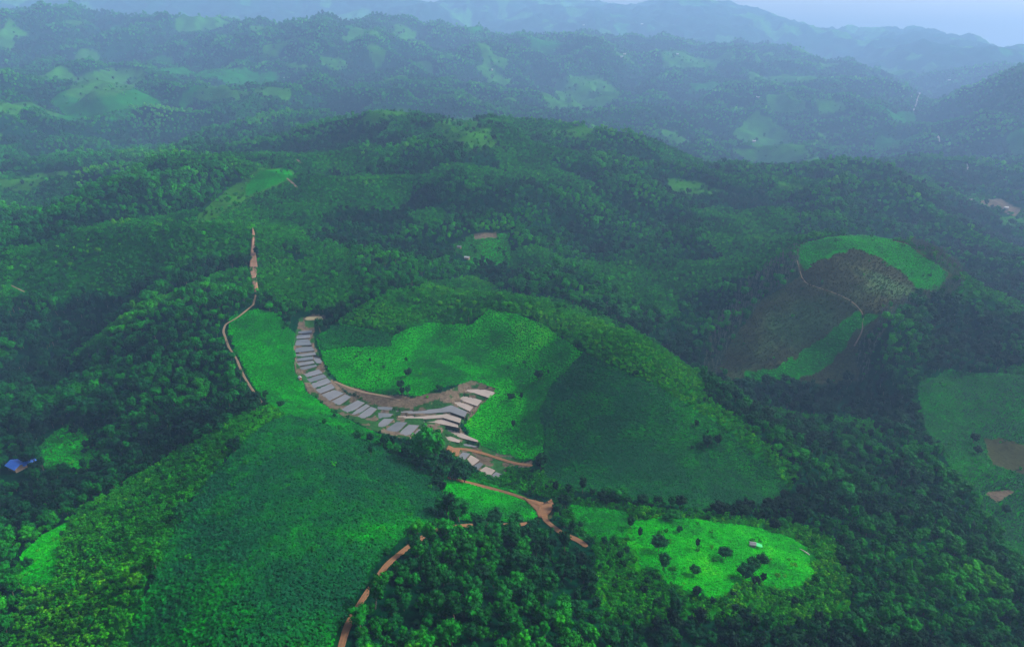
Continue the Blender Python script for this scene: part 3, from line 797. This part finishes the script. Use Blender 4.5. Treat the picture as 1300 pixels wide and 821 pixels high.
# nothing tall stands in front of (below) the roads, huts and patches the view shows
KEEP = []   # world x, y, radius
def keep_px(u, v, rad):
    h = hit([u], [v])[0]; KEEP.append((h[0], h[1], rad))
for u, v, rad in [(612,672,5),(590,672,6),(640,672,3),(555,678,4),(530,690,5),(505,708,5),(490,722,4),(672,670,3),(690,655,7),(684,645,6),(735,690,6),(728,686,4),
                  (23,592,12),(22,604,11),(20,612,8),(592,328,12),(594,334,10),(583,314,8),(955,693,4),(954,698,5),(1022,704,6),(381,482,3),(323,375,5),(322,350,5),(322,330,6),(322,310,6),(322,295,5),
                  (325,362,5),(325,340,7),(325,320,7),(1264,636,8),(300,408,5),(290,416,5),(615,312,14),(620,325,14),(14,548,4),(12,552,3)]:
    keep_px(u, v, rad)
KEEP_LOW = np.array(KEEP)
for p in PN['valley_floor'][::2]:
    KEEP.append((p[0], p[1], 5.5)); q = p*(1-4.5/np.hypot(*p)); KEEP.append((q[0], q[1], 4.5))
for nm, kd, wd, lab, L in ROADW:
    if 2.5 < wd < 5:
        for p in L[::2]:
            for sh in (4.0, 9.0, 13.0):
                q = p[:2]*(1-sh/np.hypot(p[0], p[1])); KEEP.append((q[0], q[1], 4.2))
for u in range(596, 700, 12): keep_px(u, 611+max(0, u-620)*.35, 5)
KEEP = np.array(KEEP)
def kept(x, y, low=False):
    m = np.zeros(x.shape, bool)
    for a, b, r in (KEEP_LOW if low else KEEP): m |= np.hypot(x-a, y-b) < r
    return m

def arrays(x, y, z, k, spread=.25, tilt=.07, smin=1.0):
    n = len(x)
    s = rng.uniform(1-spread, 1+spread, n)*k
    sc = np.stack([s*rng.uniform(.9, 1.1, n), s*rng.uniform(.9, 1.1, n), s*rng.uniform(.8, 1.2, n)], 1)
    ro = np.stack([rng.normal(0, tilt, n), rng.normal(0, tilt, n), rng.uniform(0, 6.28, n)], 1)
    return np.stack([x, y, z], 1), sc, ro

# ------------------------------------------------------------------ the wood
x, y, S = scatter(112, 5800, 5.7)
z = height(x, y)
cl = classify(x, y)
r = np.hypot(x, y)
dn = fbm(x, y, 45, 801, 3)
m = (cl == FOREST) | ((cl == SCRUB) & (rng.random(len(x)) < .13)) | ((cl == BARE) & (rng.random(len(x)) < .35)) | ((cl == GRASS2) & (dn > .12) & (rng.random(len(x)) < .08)) | (inside(x, y, PN['scrub_lower_right2']) & (cl == SCRUB) & (rng.random(len(x)) < .3)) | ((cl == OLIVE) & (rng.random(len(x)) < .06))
m &= ~near_path(x, y, 2.2) & ~kept(x, y) & seen(x, y, z)
m &= rng.random(len(x)) > np.where(r < 1500, .10, .18)*(1+dn)
x, y, z, S, cl, r = x[m], y[m], z[m], S[m], cl[m], r[m]
# species drift in patches; relief shading painted into the tint, ridges paler, gullies darker
tn = .30+.32*fbm(x, y, 210, 811, 3)+.30*fbm(x, y, 50, 821, 2)+rng.normal(0, .09, len(x))
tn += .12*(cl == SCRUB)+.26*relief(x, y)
U, V_, D = project(x, y, z)
tn += .22*inside(x+fbm(x, y, 40, 871, 2)*25, y, PN['pale_wood'])      # younger, paler growth on the lower right spur
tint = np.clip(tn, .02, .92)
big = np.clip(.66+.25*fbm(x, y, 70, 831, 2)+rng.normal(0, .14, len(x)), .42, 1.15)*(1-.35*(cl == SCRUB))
big = big*S**.85
near = D < 780
NN = near.sum()
# the 300 that show largest stand as trees of their own
inview = near & (U > -12) & (U < 1312) & (V_ > 0) & (V_ < 742) & (cl == FOREST)
ids = np.where(inview)[0]
ids = ids[np.argsort(D[ids]/big[ids])][:300]
solo = np.zeros(len(x), bool); solo[ids] = True
P3, sc, ro = arrays(x, y, z-.4, big, .18)
idn = rng.integers(0, len(NEAR), len(x)); idf = rng.integers(0, 5, len(x))
mm = near & ~solo
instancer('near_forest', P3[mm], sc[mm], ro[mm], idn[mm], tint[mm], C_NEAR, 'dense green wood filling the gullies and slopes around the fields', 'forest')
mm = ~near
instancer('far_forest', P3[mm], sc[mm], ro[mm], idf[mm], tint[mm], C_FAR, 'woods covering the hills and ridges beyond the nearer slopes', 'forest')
print('forest', len(x), 'near', NN)

def tree(name, kind, loc, scale, rotz, tintv, label, group=None):
    o = bpy.data.objects.new(name, None); COL.objects.link(o); o.empty_display_size = 1
    o.location = loc; o.scale = scale if hasattr(scale, '__len__') else (scale,)*3; o.rotation_euler = (0, 0, rotz)
    tag(o, label, 'tree', group)
    c = bpy.data.objects.new('crown', NEAR[kind][0]); COL.objects.link(c); c.parent = o; c['tint'] = float(tintv)
    t = bpy.data.objects.new('trunk', NEAR[kind][1]); COL.objects.link(t); t.parent = o
    return o
def area_name(u, v):
    if u < 250: return 'in the wood at the lower left corner' if v > 560 else 'in the wooded gully on the left'
    if u < 470: return 'at the wooded edge of the left fields'
    if u < 770: return 'in the dark wood between the dirt road and the bottom edge' if v > 640 else 'in the thicket around the lower paddies'
    if u < 960: return 'among the trees by the bright grass at the lower right'
    if v < 640: return 'in the deep wooded gully right of the teal field'
    return 'in the dense wood at the lower right corner'
for i in ids:
    tt = tint[i]; ar = area_name(U[i], V_[i])
    how = 'dark blue-green' if tt < .25 else 'mid green' if tt < .5 else 'pale yellow-green'
    lb = '%s broadleaf tree %s' % (how, ar)
    tree('broadleaf_tree', int(idn[i]), tuple(P3[i]), tuple(sc[i]), ro[i, 2], tt, lb, '%s trees %s' % (how, ar))

# ------------------------------------------------------------------ scrub and bushes
x, y, S = scatter(112, 2600, 2.7, .75)
z = height(x, y); cl = classify(x, y)
m = ((cl == SCRUB) | ((cl == FOREST) & (np.hypot(x, y) < 560) & (rng.random(len(x)) < .30)) | (np.isin(cl, (GRASS, GRASS2, BROWN, CROPA, EARTH)) & (rng.random(len(x)) < .010)) | ((cl == GRASS2) & (rng.random(len(x)) < .03)) | (np.isin(cl, (OLIVE, BARE)) & (rng.random(len(x)) < .12))) & ~PADT_at(x, y) & ~near_path(x, y, 2.3) & ~kept(x, y, True) & ~(inside(x, y, PN['valley_floor']) & (rng.random(len(x)) < .8)) & seen(x, y, z, 6)
x, y, z, S = x[m], y[m], z[m], S[m]
tn = .54+.30*fbm(x, y, 55, 841, 3)+rng.normal(0, .10, len(x))
tn -= .22*(cl[m] == FOREST)
tn += .10*inside(x, y, PN['scrub_left'])+.12*inside(x, y, PN['scrub_center'])+.12*inside(x, y, PN['scrub_lower_right2'])
tn -= .05*(np.hypot(x, y) > 640)
P3, sc, ro = arrays(x, y, z-.2, .78*S**.9, .35)
instancer('scrub', P3, sc, ro, rng.integers(0, 4, len(x)), np.clip(tn, .1, 1), C_BUSH, 'yellow-green scrub of low bushes on the spurs between the fields', 'scrub')
print('scrub', len(x))

M_DRY = leaf_material('dry_weeds', [(0.0, (.036, .030, .014)), (.4, (.034, .042, .012)), (.7, (.018, .055, .008)), (1.0, (.010, .095, .006))], .4)
dry_m = []
for me_ in bush_m:
    d_ = me_.copy(); d_.materials.clear(); d_.materials.append(M_DRY); dry_m.append(d_)
C_DRY = source_collection('dry_weed_shape', dry_m)
x, y, S = scatter(560, 1100, 2.0, .3)
m = inside(x, y, PN['brown_hill']); x, y, S = x[m], y[m], S[m]
z = height(x, y); cl = classify(x, y)
m = np.isin(cl, (BROWN, BARE)) & ~near_path(x, y, .6) & (rng.random(len(x)) < .75)
x, y, z, S = x[m], y[m], z[m], S[m]
P3, sc, ro = arrays(x, y, z-.15, .40*S, .5)
instancer('dry_weeds', P3, sc, ro, rng.integers(0, 4, len(x)), np.clip(.35+.55*fbm(x, y, 60, 711, 3)+rng.normal(0, .1, len(x)), 0, 1), C_DRY, 'brown and green weeds regrowing over the burnt hill', 'weeds')

# bare grey trees round the burnt hill
x, y, S = scatter(560, 1300, 4.2, .3)
z = height(x, y); cl = classify(x, y)
m = (cl == BARE) & seen(x, y, z)
x, y, z, S = x[m], y[m], z[m], S[m]
P3, sc, ro = arrays(x, y, z-.3, .75*S, .3)
instancer('bare_trees', P3, sc, ro, rng.integers(0, 3, len(x)), np.full(len(x), .3), C_BARE, 'grey leafless trees fringing the brown hill', 'bare trees')

# ------------------------------------------------------------------ crops and grass
def field(name, classes, poly, spacing, size, tint0, label, cat, r0=112, r1=1300, dark=0.0, keepm=True, az=.88, ns=50):
    x, y, S = scatter(r0, r1, spacing, .6, az)
    m = np.zeros(len(x), bool)
    if poly is not None:
        for p in poly: m |= inside(x, y, PN[p])
        x, y, S = x[m], y[m], S[m]
    cl = classify(x, y); m = np.isin(cl, classes)
    x, y, S = x[m], y[m], S[m]; z = height(x, y)
    m = ~near_path(x, y, 1.5) & seen(x, y, z, 4)
    if poly is not None and 'valley_floor' not in poly: m &= ~inside(x, y, PN['valley_floor'])
    x, y, z, S = x[m], y[m], z[m], S[m]
    tn = tint0+.30*fbm(x, y, ns, 851, 4)+rng.normal(0, .06, len(x))+.16*fbm(x, y, 10, 861, 2)-dark*sstep(0, .45, fbm(x, y, 45, 721, 3))
    P3, sc, ro = arrays(x, y, z-.05, size*S, .35, .15)
    instancer(name, P3, sc, ro, rng.integers(0, 4, len(x)), np.clip(tn, 0, 1), C_CROP, label, cat)
    print(name, len(x))
field('maize_crop', [CROPA], ['crop_a'], 1.45, 1.35, .15, 'dense dark green crop covering the large lower left field', 'crop')
field('bean_crop', [CROPB], ['crop_b'], 1.35, 1.15, .14, 'dense teal crop on the smooth slope right of the bright bowl', 'crop')
field('young_crop', [CROPA], ['crop_upper'], 1.35, 1.1, .36, 'rows of darker crop along the head of the green bowl', 'crop')
field('bowl_grass', [GRASS], ['grass_bowl'], 1.35, .85, .63, 'vivid green grass lining the hollow above the paddies', 'grass', dark=.28)
field('meadow_grass', [GRASS], ['grass_path'], 1.3, .8, .42, 'vivid green grass on the slope left of the paddies', 'grass')
field('roadside_grass', [GRASS], ['grass_road', 'grass_mid'], 1.2, 1.0, .46, 'bright grass on the spur above the red dirt road', 'grass')
field('lush_grass', [GRASS2], ['grass_lower_right'], 1.15, .9, .60, 'lime green grass around the grey hut at the lower right', 'grass', ns=20)
field('corner_grass', [GRASS2], ['grass_corner'], 1.2, .9, .62, 'lime green grass patch near the bottom left corner', 'grass')
field('hill_grass', [GRASS, OLIVE], ['hill_crest_grass', 'hill_foot_grass'], 1.6, .8, .45, 'short green grass on the crest and foot of the brown hill', 'grass')
field('valley_grass', [GRASS], ['grass_right'], 1.6, .95, .12, 'green grass on the slope at the right edge', 'grass')
field('rough_grass', [OLIVE], ['clearing_left', 'clearing_mid'], 1.5, .9, .42, 'rough olive grass in the two small clearings', 'grass')

# ------------------------------------------------------------------ single trees and shrubs in the open
SINGLE = [  # u, v of the foot, height in view, kind, tint, label
 (516,459,9,4,.15,'small dark shrub-like tree in the bright hollow, upper of three'),
 (518,478,15,2,.12,'dark round tree in the bright hollow, middle of three'),
 (509,494,17,0,.1,'dark round tree low in the bright hollow just above the earth bank'),
 (470,459,7,4,.12,'tiny dark tree on the left part of the bright hollow'),
 (487,468,7,4,.3,'tiny green bush-like tree in the left part of the bright hollow'),
 (684,482,19,0,.14,'larger of two dark trees near the teal field edge in the bright grass'),
 (696,476,12,3,.1,'thin dark tree just right of a larger one near the teal field edge'),
 (662,508,16,3,.1,'slim dark tree in the grass right of the pale paddies, right of the pair'),
 (649,508,13,2,.12,'squat dark tree in the grass right of the pale paddies, left of the pair'),
 (652,545,19,3,.14,'tall thin dark tree on the grass slope right of the paddies'),
 (714,431,8,4,.15,'small dark tree on the top edge of the bright hollow'),
 (898,568,22,0,.08,'dark tree in the teal field, left of the close pair'),
 (911,566,22,1,.08,'dark tree in the teal field, right of the close pair'),
 (879,571,10,4,.1,'small dark bush-like tree left of the close pair in the teal field'),
 (884,542,14,1,.12,'dark tree on the upper edge of the teal field'),
 (898,552,11,3,.12,'slender dark tree above the close pair in the teal field'),
 (718,645,22,5,.12,'broad dark tree standing right of the red road junction'),
 (471,580,24,3,.12,'slim dark tree standing alone in the lower left crop field'),
 (461,553,14,3,.15,'thin dark tree on the upper edge of the crop field, leftmost of the hedge'),
 (489,565,18,0,.2,'dark green hedge tree second from the left above the crop field'),
 (500,566,20,1,.12,'dark slim hedge tree third from the left above the crop field'),
 (517,578,16,2,.16,'low dark hedge tree fourth from the left above the crop field'),
 (526,580,14,1,.3,'green hedge tree just left of the tall twin trees'),
 (541,592,72,1,.42,'tall bright green tree beside the lower paddies, left twin'),
 (555,594,74,3,.48,'tall bright green tree beside the lower paddies, right twin'),
 (548,602,34,5,.14,'broad dark tree in front of the tall twin trees'),
 (563,608,26,0,.22,'rounded dark tree right of the tall twin trees'),
 (578,610,27,2,.10,'rounded dark tree second right of the tall twin trees'),
 (590,612,25,0,.16,'rounded dark tree at the right end of the clump below the red soil heap'),
 (425,530,9,4,.15,'small dark tree at the left end of the field boundary'),
 (357,517,12,2,.18,'small rounded tree beside the end of the tan path'),
 (578,187,12,0,.12,'lone dark tree on the grassy hilltop slope'),
 (982,672,17,2,.06,'dark round tree at the right end of the bright lower grass'),
 (885,697,20,3,.08,'thin dark tree in the left part of the bright lower grass'),
 (862,676,13,4,.2,'small green tree at the top left corner of the bright lower grass'),
 (882,730,18,0,.35,'round green tree at the bottom of the bright lower grass'),
 (955,725,22,5,.3,'broad green tree below the grey hut'),
 (966,718,20,0,.25,'round dark tree right of the grey hut'),
 (946,735,24,2,.2,'dark tree left below the grey hut'),
 (842,724,30,1,.3,'tall green tree in the clump on the left of the lower grass'),
 (836,700,26,5,.2,'broad dark tree on the left margin of the lower grass'),
 (812,684,22,3,.1,'dark tree between the two lower right grass patches'),
 (800,670,20,1,.12,'dark tree at the upper left corner of the lower right grass'),
 (1236,562,15,0,.1,'dark tree left of the dug brown slope, upper one'),
 (1240,576,12,2,.1,'dark tree left of the dug brown slope, lower one'),
 (1276,652,14,0,.15,'dark tree under the pale bare patch at the right edge'),
 (1094,407,11,3,.1,'thin dark tree where the footpath meets the green foot of the brown hill'),
 (1071,300,6,3,.1,'tiny tree on the skyline of the bare hill'),
 (603,332,7,2,.08,'small dark tree beside the white hut in the clearing'),
 (36,590,22,5,.08,'broad dark tree right behind the blue roofed hut'),
 (45,600,18,0,.1,'dark tree right of the blue roofed hut'),
]
for u, v, hp, kind, tt, lab in SINGLE:
    h = hit([u], [v])[0]; dist = np.hypot(np.hypot(h[0], h[1]), h[2]-CAMZ)
    dep = math.atan2(CAMZ-h[2], math.hypot(h[0], h[1]))
    Hm = hp*dist/F/max(.55, math.cos(dep)*.75+.35)
    s = .76*Hm/NEAR[kind][3]
    wx = {3: .75, 1: .9}.get(kind, 1.0)
    tree('field_tree', kind, (h[0], h[1], float(height(h[0], h[1]))-.3), (s*wx, s*wx, s), rnd.uniform(0, 6), tt, lab, 'single trees standing in the fields')
# trees along the hilltop skyline
for k, (u, sz) in enumerate([(519, 8), (528, 6), (536, 9), (545, 7), (563, 9), (575, 10), (583, 7), (597, 8), (606, 10), (614, 7)]):
    h = hit([u], [153 + (k % 3)])[0]
    hh = h
    s = sz/14*rnd.uniform(.9, 1.2)
    tree('hilltop_tree', (3, 1, 0, 4)[k % 4], (hh[0], hh[1], float(height(hh[0], hh[1]))-.3), s*1.3, rnd.uniform(0, 6), .12, 'dark tree in the row along the grassy hilltop', 'trees along the grassy hilltop')

# ------------------------------------------------------------------ huts
def prism(name, prof, length, mat, parent):
    """profile in x-z extruded along y (centred)"""
    n = len(prof); V = [(x, -length/2, z) for x, z in prof]+[(x, length/2, z) for x, z in prof]
    Fc = [tuple(range(n))[::-1], tuple(range(n, 2*n))]+[(i, (i+1) % n, n+(i+1) % n, n+i) for i in range(n)]
    return mesh_obj(name, V, Fc, mat, parent)
def box(name, c, s, mat, parent):
    x, y, z = c; a, b, d = (q/2 for q in s)
    V = [(x+i*a, y+j*b, z+k*d) for k in (-1, 1) for j in (-1, 1) for i in (-1, 1)]
    return mesh_obj(name, V, [(0, 2, 3, 1), (4, 5, 7, 6), (0, 1, 5, 4), (2, 6, 7, 3), (0, 4, 6, 2), (1, 3, 7, 5)], mat, parent)
def roof_mat(name, col, rough=.45, metal=.0):
    m, t, b = nodes(name)
    tc = t.nodes.new('ShaderNodeTexCoord'); wv = t.nodes.new('ShaderNodeTexWave'); wv.bands_direction = 'Y'; wv.inputs['Scale'].default_value = 1.6
    t.links.new(tc.outputs['Object'], wv.inputs['Vector'])
    n = t.nodes.new('ShaderNodeTexNoise'); n.inputs['Scale'].default_value = 1.1; n.inputs['Detail'].default_value = 5; t.links.new(tc.outputs['Object'], n.inputs['Vector'])
    mx = t.nodes.new('ShaderNodeMix'); mx.data_type = 'RGBA'; mx.inputs[6].default_value = tuple(c*.75 for c in col)+(1,); mx.inputs[7].default_value = tuple(col)+(1,)
    t.links.new(n.outputs['Fac'], mx.inputs[0]); t.links.new(mx.outputs[2], b.inputs['Base Color'])
    bp = t.nodes.new('ShaderNodeBump'); bp.inputs['Strength'].default_value = .5; bp.inputs['Distance'].default_value = .06; t.links.new(wv.outputs['Fac'], bp.inputs['Height']); t.links.new(bp.outputs[0], b.inputs['Normal'])
    b.inputs['Roughness'].default_value = rough; b.inputs['Metallic'].default_value = metal
    return m
M_BLUE = roof_mat('blue_sheet_roof', (.04, .16, .62)); M_WHITE = roof_mat('white_sheet_roof', (.34, .34, .35)); M_GREY = roof_mat('grey_sheet_roof', (.13, .14, .15), .5)
M_WALL = simple('board_wall', (.22, .16, .11), .9, .1, (2, .35)); M_PLASTER = simple('pale_wall', (.22, .20, .17), .9, .1, (1, .2))
M_DARK = simple('dark_opening', (.02, .018, .015), .9, .1); M_WOOD = simple('weathered_wood', (.16, .12, .09), .9, .1, (4, .3)); M_PINK = roof_mat('reddish_roof', (.45, .22, .22))
M_GREENCLOTH = simple('green_tarp', (.02, .35, .10), .7, .2, (2, .2))
def hut(name, u, v, L, Wd, H, rot, rm, wm, label, cat='hut', wings=False, awning=False, posts=True, group=None, lift=.2):
    h = hit([u], [v])[0]
    o = bpy.data.objects.new(name, None); COL.objects.link(o); o.location = (h[0], h[1], float(height(h[0], h[1]))+lift); o.rotation_euler = (0, 0, rot)
    tag(o, label, cat, group)
    box('wall', (0, 0, H*.5-.9), (Wd*.86, L*.88, H+1.8), wm, o)
    rise = Wd*.26; ov = Wd*.56
    prism('roof', [(-ov, H-.15), (0, H+rise), (ov, H-.15), (ov, H-.03), (0, H+rise+.14), (-ov, H-.03)], L*1.08, rm, o)
    prism('gable', [(-Wd*.41, H-.02), (Wd*.41, H-.02), (0, H+rise*.88)], L*.86, wm, o)
    d = box('door', (Wd*.43+.02, L*.1, 1.0), (.06, .9, 2.0), M_WOOD, o)
    for s in (-.28, .33): box('window', (Wd*.43+.02, L*s, 1.5), (.05, .7, .7), M_DARK, o)
    if wings:
        wl = L*.5
        V = [(-ov*.3+0, 0, 0)]
        r2 = prism('roof', [(-wl*.55, H-.5), (0, H+rise*.55), (wl*.55, H-.5), (wl*.55, H-.38), (0, H+rise*.55+.12), (-wl*.55, H-.38)], Wd*1.1, rm, o)
        r2.rotation_euler = (0, 0, R(90)); r2.location = (Wd*.75, -L*.28, 0)
        box('wall', (Wd*.75, -L*.28, H*.5-1.1), (Wd*.8, wl*.8, H+1.0), wm, o)
    if awning:
        mesh_obj('awning', [(-1.5, -L*.5, H*.95), (1.5, -L*.5, H*.95), (1.2, -L*.5-3.4, H*.6), (-1.2, -L*.5-3.4, H*.6), (-1.5, -L*.5, H*.95-.05), (1.5, -L*.5, H*.95-.05), (1.2, -L*.5-3.4, H*.6-.05), (-1.2, -L*.5-3.4, H*.6-.05)],
                 [(0, 3, 2, 1), (4, 5, 6, 7), (0, 1, 5, 4), (1, 2, 6, 5), (2, 3, 7, 6), (3, 0, 4, 7)], M_GREENCLOTH, o)
        for sx in (-1.1, 1.1): box('post', (sx, -L*.5-3.3, H*.1), (.1, .1, H), M_WOOD, o)
    return o
hut('blue_roofed_hut', 22, 595, 11.5, 8.0, 3.0, R(62), M_BLUE, M_WALL, 'small house with a bright blue sheet roof at the left edge', 'house', wings=True, lift=.6)
hut('white_roofed_hut', 593, 329, 6.5, 4.2, 2.2, R(72), M_WHITE, M_WALL, 'small hut with a white roof in the olive clearing', lift=.6)
hut('grey_hut', 955, 694, 3.2, 2.6, 2.2, R(80), M_GREY, M_PLASTER, 'tiny grey hut with a green awning in the lime grass', awning=True)
hut('field_shelter', 381, 482, 2.6, 2.2, 1.9, R(40), M_WHITE, simple('reddish_boards', (.22, .10, .08), .9, .1), 'tiny shelter with a pale roof beside the upper paddies', lift=.4)
hut('shed', 583, 315, 5.5, 4, 2.0, R(80), M_GREY, M_WALL, 'dull grey shed at the left side of the olive clearing', lift=.5)
hut('hilltop_hut', 553, 150, 10, 6, 2.8, R(85), M_WHITE, M_PLASTER, 'small pale roofed hut on the grassy hilltop', lift=1.5)
for u, v, L_, rt, lab in [(363,101,28,80,'white roof on the misty hillside at the upper left'), (789,74,34,60,'white roof left of the others on the misty ridge'), (793,70,26,95,'white roof just above another on the misty ridge'),
        (860,70,26,90,'pale roof farther right on the misty ridge'), (962,125,24,70,'white building on the far spur, upper one'), (957,181,22,85,'white building on the far spur, lower one'), (1205,103,26,85,'white roof on the misty slope above the far valley'),
        (815,32,40,80,'faint white roof high on the farthest range'), (1158,124,16,80,'white roof by the far valley road, left side'), (1167,121,15,60,'white roof by the far valley road, right side'), (624,90,24,70,'faint pale roof in the mist at the upper centre'),
        (1232,256,12,80,'pale roof at the edge of the village on the right'), (1252,258,12,60,'white roof in the middle of the village on the right'), (1277,266,14,80,'white roof by the village field on the right'), (741,33,30,80,'faint roof on the farthest range near the top centre')]:
    hut('far_building', u, v, L_*.62, L_*.4, L_*.18, R(rt), M_WHITE, M_PLASTER, lab, 'building', group='scattered pale buildings on the far hills', lift=3.0)

# a pale fallen trunk in the lower right wood
h = hit([1022], [702])[0]
a = h+np.array((-2.2, 2.2, 0)); b = h+np.array((1.2, -2.6, 0))
pts = [a*(1-t)+b*t for t in (0, .3, .65, 1)]
V = []; Fc = []
dx = (b-a)/np.linalg.norm(b-a); sx = np.array((-dx[1], dx[0], 0))
for k, (p, rr) in enumerate(zip(pts, (.14, .28, .34, .36))):
    zc = float(height(h[0], h[1]))+1.2
    for j in range(8):
        an = j*math.pi/4; q = p+sx*math.cos(an)*rr; V.append((q[0]-h[0], q[1]-h[1], math.sin(an)*rr+.3*math.sin(k)))
for k in range(3):
    for j in range(8): Fc.append((k*8+j, k*8+(j+1) % 8, (k+1)*8+(j+1) % 8, (k+1)*8+j))
Fc += [tuple(range(8))[::-1], tuple(range(24, 32))]
o = mesh_obj('fallen_log', V, Fc, simple('bleached_wood', (.32, .30, .27), .8, .1, (2, .2)), smooth=True); o.location = (h[0], h[1], zc)
tag(o, 'bleached white fallen trunk among bushes at the lower right', 'fallen tree')
